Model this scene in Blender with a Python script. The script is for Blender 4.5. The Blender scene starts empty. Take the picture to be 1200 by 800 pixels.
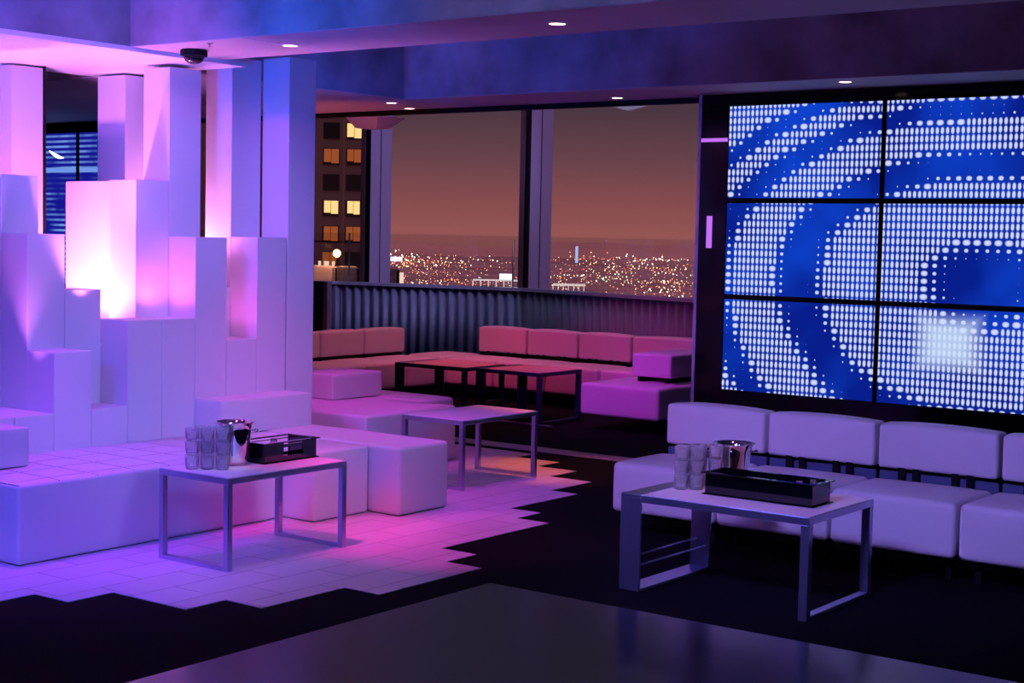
import bpy, bmesh, math, random
from mathutils import Vector, Matrix
C = bpy.context.scene.collection
R = math.radians
random.seed(7)

# ------------------------------------------------------------------ materials
def lin(c):
    return tuple((v/255/12.92 if v/255 <= .04045 else ((v/255+.055)/1.055)**2.4) for v in c)
def mat(name, col, rough=.5, metal=0., noise=0., nscale=8., bump=0., bscale=60., spec=.5, coat=0.):
    m = bpy.data.materials.new(name); m.use_nodes = True
    nt = m.node_tree; b = nt.nodes['Principled BSDF']
    c = lin(col) + (1,)
    b.inputs['Base Color'].default_value = c
    b.inputs['Roughness'].default_value = rough
    b.inputs['Metallic'].default_value = metal
    b.inputs['Specular IOR Level'].default_value = spec
    b.inputs['Coat Weight'].default_value = coat
    tc = nt.nodes.new('ShaderNodeTexCoord')
    if noise:
        n = nt.nodes.new('ShaderNodeTexNoise'); n.inputs['Scale'].default_value = nscale
        n.inputs['Detail'].default_value = 5
        nt.links.new(tc.outputs['Object'], n.inputs['Vector'])
        r = nt.nodes.new('ShaderNodeMapRange')
        r.inputs['From Min'].default_value = .3; r.inputs['From Max'].default_value = .7
        r.inputs['To Min'].default_value = 1-noise; r.inputs['To Max'].default_value = 1.
        nt.links.new(n.outputs['Fac'], r.inputs['Value'])
        mx = nt.nodes.new('ShaderNodeMix'); mx.data_type = 'RGBA'; mx.blend_type = 'MULTIPLY'
        mx.inputs[0].default_value = 1; mx.inputs[6].default_value = c
        nt.links.new(r.outputs['Result'], mx.inputs[7])
        nt.links.new(mx.outputs[2], b.inputs['Base Color'])
    if bump:
        n2 = nt.nodes.new('ShaderNodeTexNoise'); n2.inputs['Scale'].default_value = bscale
        n2.inputs['Detail'].default_value = 4
        nt.links.new(tc.outputs['Object'], n2.inputs['Vector'])
        bp = nt.nodes.new('ShaderNodeBump'); bp.inputs['Strength'].default_value = bump
        bp.inputs['Distance'].default_value = .004
        nt.links.new(n2.outputs['Fac'], bp.inputs['Height'])
        nt.links.new(bp.outputs['Normal'], b.inputs['Normal'])
    return m
def emis(name, col, s):
    m = bpy.data.materials.new(name); m.use_nodes = True
    nt = m.node_tree; nt.nodes.clear()
    o = nt.nodes.new('ShaderNodeOutputMaterial'); e = nt.nodes.new('ShaderNodeEmission')
    e.inputs['Color'].default_value = lin(col)+(1,); e.inputs['Strength'].default_value = s
    nt.links.new(e.outputs[0], o.inputs[0]); return m
def mathn(nt, op, a, b=None, c=None, clamp=False):
    n = nt.nodes.new('ShaderNodeMath'); n.operation = op; n.use_clamp = clamp
    for i, v in enumerate((a, b, c)):
        if v is None: continue
        if isinstance(v, (int, float)): n.inputs[i].default_value = v
        else: nt.links.new(v, n.inputs[i])
    return n.outputs[0]

M = {}
M['leather'] = mat('white_leather', (222,218,216), .42, noise=.06, nscale=3, bump=.15, bscale=90)
M['column'] = mat('white_lacquer_panel', (224,220,220), .5, noise=.04, nscale=2)
M['concrete'] = mat('mottled_plaster', (158,158,160), .75, noise=.6, nscale=2.4, bump=.3, bscale=12)
M['soffit'] = mat('soffit_plaster', (175,170,172), .6, noise=.15, nscale=2.2)
M['white_ceiling'] = mat('white_gloss_ceiling', (232,228,228), .35)
M['carpet'] = mat('black_carpet', (8,9,15), .95, noise=.4, nscale=60, bump=.6, bscale=300, spec=.1)
M['black'] = mat('black_matte', (12,12,16), .6, spec=.2)
M['black_gloss'] = mat('black_gloss', (4,5,9), .12, spec=.2)
M['black_acrylic'] = mat('black_acrylic', (8,9,14), .08, coat=.4)
M['wall'] = mat('dark_wall_paint', (110,106,118), .7, noise=.2)
M['steel'] = mat('brushed_steel', (190,195,220), .28, metal=.92, bump=.05, bscale=200)
M['chrome'] = mat('polished_steel', (215,215,220), .07, metal=1.)
M['rail'] = mat('blue_grey_rail', (92,104,140), .45, metal=.3)
M['dark_steel'] = mat('dark_steel', (52,60,92), .4, metal=.6)
M['tabletop'] = mat('white_table_top', (226,220,222), .3)
M['warm_top'] = mat('brown_table_top', (205,165,165), .25)
M['mirror'] = mat('tinted_mirror', (120,135,215), .03, metal=1.)
M['alum'] = mat('painted_aluminium', (205,195,220), .5, metal=.3)
M['bronze'] = mat('bronze_mullion', (122,84,88), .5)
M['corr'] = mat('corrugated_metal', (130,132,155), .5, metal=.1)
M['city_wall'] = mat('tower_cladding', (98,80,90), .8, noise=.25, nscale=.15)
M['city_dark'] = mat('dark_window_pane', (8,14,28), .15)
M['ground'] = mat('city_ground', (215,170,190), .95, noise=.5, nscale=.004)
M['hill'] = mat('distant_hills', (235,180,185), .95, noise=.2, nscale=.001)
M['cloth'] = mat('white_cloth', (230,215,200), .8)

def m_floor_tiles():
    m = mat('white_floor_tiles', (205,198,200), .38); nt = m.node_tree; b = nt.nodes['Principled BSDF']
    g = nt.nodes.new('ShaderNodeNewGeometry'); mp = nt.nodes.new('ShaderNodeMapping')
    mp.inputs['Rotation'].default_value = (0,0,R(90)); mp.inputs['Location'].default_value = (.06,.05,0)
    br = nt.nodes.new('ShaderNodeTexBrick'); br.inputs['Scale'].default_value = 1
    br.inputs['Brick Width'].default_value = .47; br.inputs['Row Height'].default_value = .235
    br.inputs['Mortar Size'].default_value = .0035; br.inputs['Mortar Smooth'].default_value = .3
    br.inputs['Color1'].default_value = lin((214,208,212))+(1,); br.inputs['Color2'].default_value = lin((203,197,202))+(1,)
    br.inputs['Mortar'].default_value = lin((128,120,128))+(1,)
    nt.links.new(g.outputs['Position'], mp.inputs[0]); nt.links.new(mp.outputs[0], br.inputs['Vector'])
    nt.links.new(br.outputs['Color'], b.inputs['Base Color']); return m
M['tiles'] = m_floor_tiles()
def m_planks():
    m = mat('dark_wood_dance_floor', (70,68,80), .22); nt = m.node_tree; b = nt.nodes['Principled BSDF']
    g = nt.nodes.new('ShaderNodeNewGeometry')
    br = nt.nodes.new('ShaderNodeTexBrick'); br.inputs['Scale'].default_value = 1
    br.inputs['Brick Width'].default_value = 1.2; br.inputs['Row Height'].default_value = .12
    br.inputs['Mortar Size'].default_value = .0015
    br.inputs['Color1'].default_value = lin((62,60,76))+(1,); br.inputs['Color2'].default_value = lin((50,48,62))+(1,)
    br.inputs['Mortar'].default_value = lin((28,26,36))+(1,)
    nt.links.new(g.outputs['Position'], br.inputs['Vector'])
    n = nt.nodes.new('ShaderNodeTexNoise'); n.inputs['Scale'].default_value = 6; n.inputs['Detail'].default_value = 6
    mp = nt.nodes.new('ShaderNodeMapping'); mp.inputs['Scale'].default_value = (.6,6,1)
    nt.links.new(g.outputs['Position'], mp.inputs[0]); nt.links.new(mp.outputs[0], n.inputs['Vector'])
    mx = nt.nodes.new('ShaderNodeMix'); mx.data_type = 'RGBA'; mx.blend_type = 'MULTIPLY'; mx.inputs[0].default_value = .5
    nt.links.new(br.outputs['Color'], mx.inputs[6]); nt.links.new(n.outputs['Fac'], mx.inputs[7])
    nt.links.new(mx.outputs[2], b.inputs['Base Color']); return m
M['planks'] = m_planks()
def m_tufted():
    m = mat('white_tufted_leather', (222,218,216), .42); nt = m.node_tree; b = nt.nodes['Principled BSDF']
    g = nt.nodes.new('ShaderNodeNewGeometry')
    mp = nt.nodes.new('ShaderNodeMapping'); mp.inputs['Location'].default_value = (.085, -.08, 0)
    br = nt.nodes.new('ShaderNodeTexBrick'); br.offset = 0
    br.inputs['Scale'].default_value = 1; br.inputs['Brick Width'].default_value = .235; br.inputs['Row Height'].default_value = .235
    br.inputs['Mortar Size'].default_value = .009; br.inputs['Mortar Smooth'].default_value = 1
    nt.links.new(g.outputs['Position'], mp.inputs[0]); nt.links.new(mp.outputs[0], br.inputs['Vector'])
    up = nt.nodes.new('ShaderNodeSeparateXYZ'); nt.links.new(g.outputs['Normal'], up.inputs[0])
    k = mathn(nt, 'MULTIPLY', br.outputs['Fac'], mathn(nt, 'GREATER_THAN', up.outputs[2], .7))
    h = mathn(nt, 'SUBTRACT', 1, k)
    bp = nt.nodes.new('ShaderNodeBump'); bp.inputs['Strength'].default_value = 1; bp.inputs['Distance'].default_value = .02
    nt.links.new(h, bp.inputs['Height']); nt.links.new(bp.outputs['Normal'], b.inputs['Normal']); return m
M['tufted'] = m_tufted()
def m_glass(name, tint=(1,1,1), rough=0.):
    m = bpy.data.materials.new(name); m.use_nodes = True; nt = m.node_tree; b = nt.nodes['Principled BSDF']
    b.inputs['Base Color'].default_value = tint+(1,); b.inputs['Roughness'].default_value = rough
    b.inputs['Transmission Weight'].default_value = .84; b.inputs['IOR'].default_value = 1.45; return m
M['glass'] = m_glass('tumbler_glass', (1,1,1), .04)
def m_pane():
    m = bpy.data.materials.new('window_glass'); m.use_nodes = True; nt = m.node_tree; nt.nodes.clear()
    o = nt.nodes.new('ShaderNodeOutputMaterial'); t = nt.nodes.new('ShaderNodeBsdfTransparent')
    t.inputs[0].default_value = (.93,.93,.96,1)
    g = nt.nodes.new('ShaderNodeBsdfGlossy'); g.inputs['Roughness'].default_value = .02
    mx = nt.nodes.new('ShaderNodeMixShader'); mx.inputs[0].default_value = .05
    nt.links.new(t.outputs[0], mx.inputs[1]); nt.links.new(g.outputs[0], mx.inputs[2]); nt.links.new(mx.outputs[0], o.inputs[0])
    return m
M['pane'] = m_pane()
# LED wall picture: a halftone of white dots over blue, in concentric rings
def m_led():
    m = bpy.data.materials.new('led_display'); m.use_nodes = True; nt = m.node_tree; nt.nodes.clear()
    o = nt.nodes.new('ShaderNodeOutputMaterial'); e = nt.nodes.new('ShaderNodeEmission')
    g = nt.nodes.new('ShaderNodeNewGeometry'); s = nt.nodes.new('ShaderNodeSeparateXYZ')
    nt.links.new(g.outputs['Position'], s.inputs[0]); X, Z = s.outputs[0], s.outputs[2]
    cw, ch = .0345, .0515
    u = mathn(nt,'DIVIDE',X,cw); v = mathn(nt,'DIVIDE',Z,ch)
    iu = mathn(nt,'FLOOR',u); iv = mathn(nt,'FLOOR',v)
    fu = mathn(nt,'SUBTRACT',mathn(nt,'SUBTRACT',u,iu),.5); fv = mathn(nt,'SUBTRACT',mathn(nt,'SUBTRACT',v,iv),.5)
    qx = mathn(nt,'MULTIPLY',mathn(nt,'ADD',mathn(nt,'FLOOR',mathn(nt,'MULTIPLY',u,.5)),.5),cw*2); qz = mathn(nt,'MULTIPLY',mathn(nt,'ADD',iv,.5),ch)
    dx = mathn(nt,'DIVIDE',mathn(nt,'SUBTRACT',qx,-3.50),1.33)
    dz0 = mathn(nt,'SUBTRACT',qz,1.44)
    # the rings are stretched below the centre
    dzs = mathn(nt,'DIVIDE',dz0,mathn(nt,'ADD',.745,mathn(nt,'MULTIPLY',mathn(nt,'LESS_THAN',dz0,0),.27)))
    r = mathn(nt,'SQRT',mathn(nt,'ADD',mathn(nt,'MULTIPLY',dx,dx),mathn(nt,'MULTIPLY',dzs,dzs)))
    nz = nt.nodes.new('ShaderNodeTexNoise'); nz.inputs['Scale'].default_value = 2.2
    cv = nt.nodes.new('ShaderNodeCombineXYZ'); nt.links.new(qx, cv.inputs[0]); nt.links.new(qz, cv.inputs[2])
    nt.links.new(cv.outputs[0], nz.inputs['Vector'])
    r = mathn(nt,'ADD',r,mathn(nt,'MULTIPLY',mathn(nt,'SUBTRACT',nz.outputs['Fac'],.5),.10))
    def band(c, w, soft):
        d = mathn(nt,'ABSOLUTE',mathn(nt,'SUBTRACT',r,c))
        mr = nt.nodes.new('ShaderNodeMapRange'); mr.interpolation_type = 'SMOOTHSTEP'
        mr.inputs['From Min'].default_value = w; mr.inputs['From Max'].default_value = w+soft
        nt.links.new(d, mr.inputs['Value']); return mr.outputs['Result']
    I = band(0,.16,.22)
    for c, w, sf in ((.985,.045,.13),(1.47,.015,.11),(1.75,.01,.09)):
        I = mathn(nt,'MULTIPLY',I,band(c,w,sf))
    full = mathn(nt,'GREATER_THAN',I,.93)
    u2 = mathn(nt,'MULTIPLY',u,.5); fu2 = mathn(nt,'SUBTRACT',mathn(nt,'FRACT',u2),.5)
    def dot(f_, ax, az):
        ax = mathn(nt,'MAXIMUM',ax,.001); az = mathn(nt,'MAXIMUM',az,.001)
        e1 = mathn(nt,'POWER',mathn(nt,'ABSOLUTE',mathn(nt,'DIVIDE',f_,ax)),2.4); e2 = mathn(nt,'POWER',mathn(nt,'ABSOLUTE',mathn(nt,'DIVIDE',fv,az)),2.4)
        m_ = nt.nodes.new('ShaderNodeMapRange'); m_.inputs['From Min'].default_value = .3; m_.inputs['From Max'].default_value = 1.3
        m_.inputs['To Min'].default_value = 1; m_.inputs['To Max'].default_value = 0
        nt.links.new(mathn(nt,'ADD',e1,e2), m_.inputs['Value']); return m_.outputs['Result']
    nar = dot(fu, .33, .44); wid = dot(fu2, mathn(nt,'MULTIPLY',I,.42), mathn(nt,'MULTIPLY',mathn(nt,'POWER',I,.7),.40))
    dsel = mathn(nt,'ADD',mathn(nt,'MULTIPLY',full,nar),mathn(nt,'MULTIPLY',mathn(nt,'SUBTRACT',1,full),wid))
    mx = nt.nodes.new('ShaderNodeMix'); mx.data_type = 'RGBA'
    nt.links.new(dsel, mx.inputs[0])
    bm_ = nt.nodes.new('ShaderNodeMix'); bm_.data_type = 'RGBA'; bm_.inputs[6].default_value = lin((8,30,140))+(1,); bm_.inputs[7].default_value = lin((14,66,205))+(1,)
    nb = nt.nodes.new('ShaderNodeTexNoise'); nb.inputs['Scale'].default_value = 1.6; nt.links.new(g.outputs['Position'], nb.inputs['Vector'])
    nt.links.new(mathn(nt,'MULTIPLY_ADD',nb.outputs['Fac'],3,-1.1,clamp=True), bm_.inputs[0]); nt.links.new(bm_.outputs[2], mx.inputs[6])
    mx.inputs[7].default_value = lin((208,216,252))+(1,)
    # the bright blob below the centre
    bx = mathn(nt,'ABSOLUTE',mathn(nt,'DIVIDE',mathn(nt,'SUBTRACT',X,-3.72),.25)); bz = mathn(nt,'ABSOLUTE',mathn(nt,'DIVIDE',mathn(nt,'SUBTRACT',Z,1.02),.20))
    bb = mathn(nt,'MAXIMUM',bx,bz)
    m2 = nt.nodes.new('ShaderNodeMapRange'); m2.interpolation_type='SMOOTHSTEP'; m2.inputs['From Min'].default_value = .3; m2.inputs['From Max'].default_value = 1.1
    m2.inputs['To Min'].default_value = .75; m2.inputs['To Max'].default_value = 0
    nt.links.new(bb, m2.inputs['Value'])
    my = nt.nodes.new('ShaderNodeMix'); my.data_type = 'RGBA'; nt.links.new(m2.outputs['Result'], my.inputs[0])
    nt.links.new(mx.outputs[2], my.inputs[6]); my.inputs[7].default_value = lin((205,225,255))+(1,)
    nt.links.new(my.outputs[2], e.inputs['Color']); e.inputs['Strength'].default_value = 1.0
    nt.links.new(e.outputs[0], o.inputs[0]); return m
M['led'] = m_led()

def m_led2():
    m = bpy.data.materials.new('dim_led_display'); m.use_nodes = True; nt = m.node_tree; nt.nodes.clear()
    o = nt.nodes.new('ShaderNodeOutputMaterial'); e = nt.nodes.new('ShaderNodeEmission')
    g = nt.nodes.new('ShaderNodeNewGeometry'); s = nt.nodes.new('ShaderNodeSeparateXYZ')
    nt.links.new(g.outputs['Position'], s.inputs[0]); X, Z = s.outputs[0], s.outputs[2]
    wv = mathn(nt,'SINE',mathn(nt,'MULTIPLY',Z,math.tau/.052))
    nz = nt.nodes.new('ShaderNodeTexNoise'); nz.inputs['Scale'].default_value = 3.5; nt.links.new(g.outputs['Position'], nz.inputs['Vector'])
    k = mathn(nt,'MULTIPLY',mathn(nt,'MULTIPLY_ADD',wv,.9,.2,clamp=True),mathn(nt,'MULTIPLY_ADD',nz.outputs['Fac'],4,-1.4,clamp=True))
    # plain blue field under the white band
    mid = mathn(nt,'MULTIPLY',mathn(nt,'GREATER_THAN',Z,2.0),mathn(nt,'LESS_THAN',Z,2.2))
    k = mathn(nt,'MULTIPLY',k,mathn(nt,'SUBTRACT',1,mathn(nt,'MULTIPLY',mid,.85)))
    bandw = mathn(nt,'MULTIPLY',mathn(nt,'GREATER_THAN',Z,2.2),mathn(nt,'LESS_THAN',Z,2.25))
    k = mathn(nt,'MAXIMUM',k,mathn(nt,'MULTIPLY',bandw,.95))
    mx = nt.nodes.new('ShaderNodeMix'); mx.data_type = 'RGBA'; nt.links.new(k, mx.inputs[0])
    mx.inputs[6].default_value = lin((22,24,150))+(1,); mx.inputs[7].default_value = lin((120,160,245))+(1,)
    nt.links.new(mx.outputs[2], e.inputs['Color']); e.inputs['Strength'].default_value = .9; nt.links.new(e.outputs[0], o.inputs[0]); return m
M['led2'] = m_led2()

# ------------------------------------------------------------------ mesh helpers
def bm_new(): return bmesh.new()
def bx(bm, x0, x1, y0, y1, z0, z1):
    v = [bm.verts.new(p) for p in ((x0,y0,z0),(x1,y0,z0),(x1,y1,z0),(x0,y1,z0),(x0,y0,z1),(x1,y0,z1),(x1,y1,z1),(x0,y1,z1))]
    for f in ((3,2,1,0),(4,5,6,7),(0,1,5,4),(1,2,6,5),(2,3,7,6),(3,0,4,7)): bm.faces.new([v[i] for i in f])
    return v
def quad(bm, *p): bm.faces.new([bm.verts.new(q) for q in p])
def rbox(bm, x0, x1, y0, y1, z0, z1, r=.02, crown=0., puff=0., n=7):
    """rounded, slightly stuffed cushion"""
    c = Vector(((x0+x1)/2,(y0+y1)/2,(z0+z1)/2)); h = Vector(((x1-x0)/2,(y1-y0)/2,(z1-z0)/2))
    r = min(r, min(h)*.95)
    def params(hh):
        a = [-hh + r*t for t in (0,.3,.65,1)]
        mid = [(-hh+r)+(2*hh-2*r)*k/n for k in range(1,n)]
        return a + mid + [-q for q in reversed(a)]
    P = [params(h[i]) for i in range(3)]
    def mp(p):
        inner = Vector([max(-h[i]+r, min(h[i]-r, p[i])) for i in range(3)])
        d = p-inner
        if d.length > 1e-9: p = inner + d.normalized()*r
        t = [max(0,1-(p[i]/h[i])**2) for i in range(3)]
        q = p.copy()
        if p.z > 0: q.z += crown*(t[0]*t[1])**.6*(p.z/h.z)
        q.y += puff*t[0]*t[2]*(p.y/h.y); q.x += puff*t[1]*t[2]*(p.x/h.x)
        return q + c
    vs = {}
    def V(p):
        k = (round(p[0],6),round(p[1],6),round(p[2],6))
        if k not in vs: vs[k] = bm.verts.new(mp(Vector(p)))
        return vs[k]
    for ax in range(3):
        a, b = [(1,2),(2,0),(0,1)][ax]
        for sgn in (-1,1):
            for i in range(len(P[a])-1):
                for j in range(len(P[b])-1):
                    pts = []
                    for (ii,jj) in ((i,j),(i+1,j),(i+1,j+1),(i,j+1)):
                        p = [0,0,0]; p[ax] = sgn*h[ax]; p[a] = P[a][ii]; p[b] = P[b][jj]; pts.append(V(p))
                    if sgn < 0: pts.reverse()
                    if len(set(pts)) == 4: bm.faces.new(pts)
def lathe(bm, prof, c=(0,0,0), n=24, cap=True):
    rings = []
    for r, z in prof:
        rings.append([bm.verts.new((c[0]+r*math.cos(2*math.pi*k/n), c[1]+r*math.sin(2*math.pi*k/n), c[2]+z)) for k in range(n)])
    for a, b in zip(rings, rings[1:]):
        for k in range(n): bm.faces.new((a[k], a[(k+1)%n], b[(k+1)%n], b[k]))
    if cap:
        bm.faces.new(list(reversed(rings[0]))); bm.faces.new(rings[-1])
def cyl(bm, a, b, r, n=12):
    a = Vector(a); b = Vector(b); d = (b-a); q = d.to_track_quat('Z','Y')
    r1 = [bm.verts.new(a+q@Vector((r*math.cos(2*math.pi*k/n), r*math.sin(2*math.pi*k/n),0))) for k in range(n)]
    r2 = [bm.verts.new(b+q@Vector((r*math.cos(2*math.pi*k/n), r*math.sin(2*math.pi*k/n),0))) for k in range(n)]
    for k in range(n): bm.faces.new((r1[k], r1[(k+1)%n], r2[(k+1)%n], r2[k]))
    bm.faces.new(list(reversed(r1))); bm.faces.new(r2)
def obj(name, bm, m, parent=None, smooth=False, bevel=0.):
    me = bpy.data.meshes.new(name); bm.normal_update(); bm.to_mesh(me); bm.free()
    o = bpy.data.objects.new(name, me); C.objects.link(o); me.materials.append(M[m] if isinstance(m,str) else m)
    if smooth:
        for p in me.polygons: p.use_smooth = True
    if bevel:
        b = o.modifiers.new('b','BEVEL'); b.width = bevel; b.segments = 2; b.limit_method = 'ANGLE'
    if parent:
        o.parent = parent; o.matrix_parent_inverse = Matrix.Translation(-Vector(parent.location))
    return o
def tag(o, label, cat, group=None):
    o['label'] = label; o['category'] = cat
    if group: o['group'] = group
    return o
def thing(name, label, cat, loc=(0,0,0), group=None):
    o = bpy.data.objects.new(name, None); C.objects.link(o); o.location = loc; o.empty_display_size = .1
    return tag(o, label, cat, group)
def struct(name, bm, m, parent=None, **k):
    o = obj(name, bm, m, parent, **k)
    if not parent: o['kind'] = 'structure'
    return o
def box_struct(name, m, *b):
    bm = bm_new(); bx(bm, *b); return struct(name, bm, m)

def spot(name, loc, tgt, col, power, size=50, blend=.6, rad=.04):
    l = bpy.data.lights.new(name, 'SPOT'); l.energy = power; l.color = lin(col); l.spot_size = R(size); l.spot_blend = blend; l.shadow_soft_size = rad
    o = bpy.data.objects.new(name, l); C.objects.link(o); o.location = loc
    o.rotation_euler = (Vector(tgt)-Vector(loc)).to_track_quat('-Z','Y').to_euler(); return o
def point(name, loc, col, power, rad=.05):
    l = bpy.data.lights.new(name, 'POINT'); l.energy = power; l.color = lin(col); l.shadow_soft_size = rad
    o = bpy.data.objects.new(name, l); C.objects.link(o); o.location = loc; return o
def area(name, loc, tgt, col, power, sx, sy):
    l = bpy.data.lights.new(name, 'AREA'); l.energy = power; l.color = lin(col); l.shape = 'RECTANGLE'; l.size = sx; l.size_y = sy
    o = bpy.data.objects.new(name, l); C.objects.link(o); o.location = loc
    o.rotation_euler = (Vector(tgt)-Vector(loc)).to_track_quat('-Z','Y').to_euler(); return o
# ------------------------------------------------------------------ the setting
ZS = 2.70            # underside of the soffits
YS = 9.82            # face of the screen wall
XM = -8.47           # plane of the wall behind the stepped columns
box_struct('floor', 'carpet', -15.5, 3, -2, 15.3, -.1, 0)
# white tile floor with its stepped, saw-tooth edge
P = [(-9,.5),(-6.05,.5),(-6.05,3.78),(-5.81,3.78),(-5.81,4.255),(-5.575,4.255),(-5.575,4.505),(-5.09,4.505),(-5.09,4.74),(-4.86,4.74),(-4.86,5.27),
     (-4.645,5.27),(-4.645,6.035),(-4.87,6.035),(-4.87,6.28),(-5.105,6.28),(-5.105,7.26),(-5.335,7.26),(-5.335,7.5),(-5.56,7.5),
     (-5.56,8.22),(-5.77,8.22),(-5.77,8.7),(-6.12,8.7),(-6.12,9.03),(-6.46,9.03),(-6.46,9.3),(-6.85,9.3),(-6.85,9.52),(-9,9.52)]
bm = bm_new(); top = [bm.verts.new((x,y,.004)) for x,y in P]; bot = [bm.verts.new((x,y,-.02)) for x,y in P]
bm.faces.new(top)
for i in range(len(P)):
    j = (i+1)%len(P); bm.faces.new((bot[i],bot[j],top[j],top[i]))
struct('floor', bm, 'tiles')
box_struct('floor', 'planks', -4.41, 3, -2, 5.80, -.02, .004)
box_struct('trim_1', 'soffit', -9, -5.9, 9.66, 9.86, -.02, .006)     # threshold strip in the floor
bm = bm_new(); bx(bm, -8.3, -7.75, 11.02, 11.05, 0, .008); struct('trim_2', bm, 'steel')
# outer walls
box_struct('wall_back', 'wall', -9, 3.1, -2.1, -2, 0, 3.5)
box_struct('wall_right', 'wall', 3, 3.1, -2, 9.82, 0, 3.5)
box_struct('wall_left', 'column', -8.6, XM, -2, 6.14, 0, 3.5)
box_struct('wall_left', 'column', -8.6, XM, 6.14, 6.69, 0, .5)
box_struct('wall_front', 'black_gloss', -5.635, 3.1, YS, YS+.25, 0, 3.5)
box_struct('wall_rear_left', 'wall', -15.6, -15.5, 3, 12.7, 0, 3.5)
box_struct('wall_side_left', 'wall', -15.5, -8.6, 3, 3.1, 0, 3.5)
box_struct('wall_screen_left', 'black', -15.5, -11.95, 9.84, 9.95, 0, 3.4)
box_struct('wall_rear_right', 'wall', -5.7, -5.6, YS+.25, 15.3, 0, 3.5)
bm = bm_new(); bx(bm, -5.66, -5.635, YS-.004, YS+.25, 0, ZS); struct('trim_3', bm, 'steel')
# ceiling and its bulkheads
box_struct('ceiling', 'concrete', -8.6, 3.1, -2.1, YS+.3, 3.4, 3.5)
box_struct('ceiling', 'soffit', -15.5, -5.6, 9.95, 15.4, 3.4, 3.5)
box_struct('ceiling', 'concrete', -8.6, -7.17, -2, 5.90, 2.68, 3.4)      # bulkhead over the stepped wall
box_struct('ceiling', 'white_ceiling', -8.6, -7.165, -2, 6.81, 2.672, ZS)     # bright panel under it
bm = bm_new(); bx(bm, -8.6, 3, 5.90, 6.62, ZS, 3.4); o = struct('ceiling', bm, 'concrete')     # cross beam
bm = bm_new(); bx(bm, -7.16, 3, 5.905, 6.615, ZS-.004, ZS+.001); struct('ceiling', bm, 'soffit')
box_struct('ceiling', 'concrete', -15.5, -7.92, 6.95, 9.95, ZS, 3.4)
box_struct('ceiling', 'concrete', -15.5, -8.6, 3, 6.95, ZS, 3.4)
box_struct('ceiling', 'concrete', -7.92, 3, 9.18, 9.95, ZS, 3.4)
box_struct('ceiling', 'soffit', -15.5, -5.7, 9.185, 9.95, ZS-.004, ZS+.001)
box_struct('ceiling', 'soffit', -15.5, -7.925, 6.95, 9.185, ZS-.004, ZS+.001)
box_struct('ceiling', 'soffit', -5.7, 3, 9.185, YS, ZS-.004, ZS+.001)
box_struct('trim_4', 'black', -15.5, -5.66, 9.98, 10.04, 2.66, 2.70)      # track of the sliding partition
bm = bm_new(); bx(bm, -6.29, -6.28, 5.906, 6.614, ZS-.0055, ZS-.003); struct('trim_5', bm, 'alum')

bm = bm_new(); bx(bm, -8.46, -8.345, 6.185, 6.195, 0, 2.672); struct('trim_9', bm, 'black')

# ------------------------------------------------------------------ stepped wall of columns
B = [7.467 - .2585*i for i in range(16)]
PX = [-7.2 - .245*j for j in range(6)]
sw = thing('stepped_wall', 'white stepped wall of square columns glowing pink inside, behind the left bench', 'feature wall', (-7.3, 6.4, 0))
cols = [(0,0,1,2.78),(1,0,1,1.615),(1,1,2,2.765),(2,0,1,.97),(2,1,2,1.285),(3,0,1,1.61),(3,1,2,2.65),(3,2,5,1.955),
        (4,0,1,1.115),(4,1,2,1.95),(5,0,1,1.115),(5,1,2,.95),(6,0,1,.615),(6,1,2,1.29),(7,0,1,.952),(7,1,2,1.613),(7,2,3,1.95)]
for i in (8,9,10,11,12): cols += [(i,0,2,.61)]
cols += [(8,2,5,.61),(2,4,5,2.66)]
for (i,j0,j1,z) in cols:
    bm = bm_new(); x1 = PX[j0]; x0 = PX[j0]-.245*(j1-j0)
    if j1 == 5: x0 = XM+.008
    y0, y1 = B[i+1]+.0015, B[i]-.0015
    if (i,j0) == (0,0): y0 += .012
    bx(bm, x0+.001, x1, y0, y1, .0, z)
    obj('column', bm, 'column', sw, bevel=.003)
bm = bm_new(); bx(bm, XM+.008, -8.355, 5.945, 6.18, 0, 2.66); obj('column', bm, 'column', sw, bevel=.003)

# ------------------------------------------------------------------ stepped bench on the left
def cushion(name, label, cat, b, r=.018, crown=.006, m='leather', group=None, plinth=True):
    bm = bm_new(); rbox(bm, *b[:5], b[5], r=r, crown=crown, puff=.004)
    if plinth and b[4] < .03:
        t = thing(name, label, cat, ((b[0]+b[1])/2,(b[2]+b[3])/2,0), group)
        obj('cushion', bm, m, t, smooth=True)
        bm = bm_new(); bx(bm, b[0]+.02, b[1]-.02, b[2]+.02, b[3]-.02, .002, .03); obj('plinth', bm, 'black', t)
        return t
    o = obj(name, bm, m, smooth=True); return tag(o, label, cat, group)
G1 = 'white upholstered blocks of the stepped bench'
cushion('bench', 'long white quilted leather bench in front of the stepped wall', 'bench', (-7.19,-6.33,4.54,6.325,.007,.40), crown=.008, m='tufted')
cushion('bench_block', 'white leather bench block behind the left table, stepping out from the long bench', 'bench', (-7.19,-6.09,6.335,6.80,.007,.405), group=G1)
cushion('bench_block', 'white leather bench block at the right end of the stepped bench, furthest into the room', 'bench', (-7.19,-5.86,6.81,7.27,.007,.41), r=.025, group=G1)
cushion('bolster_block', 'low white box lying on the bench against the tallest column', 'cushion', (-7.195,-6.96,6.437,7.215,.412,.622), r=.006, crown=0, plinth=False)
cushion('bolster_block', 'white box on the near left end of the quilted bench, cut by the photo edge', 'cushion', (-7.19,-6.78,4.55,4.93,.412,.612), r=.008, crown=0, plinth=False)
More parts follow.
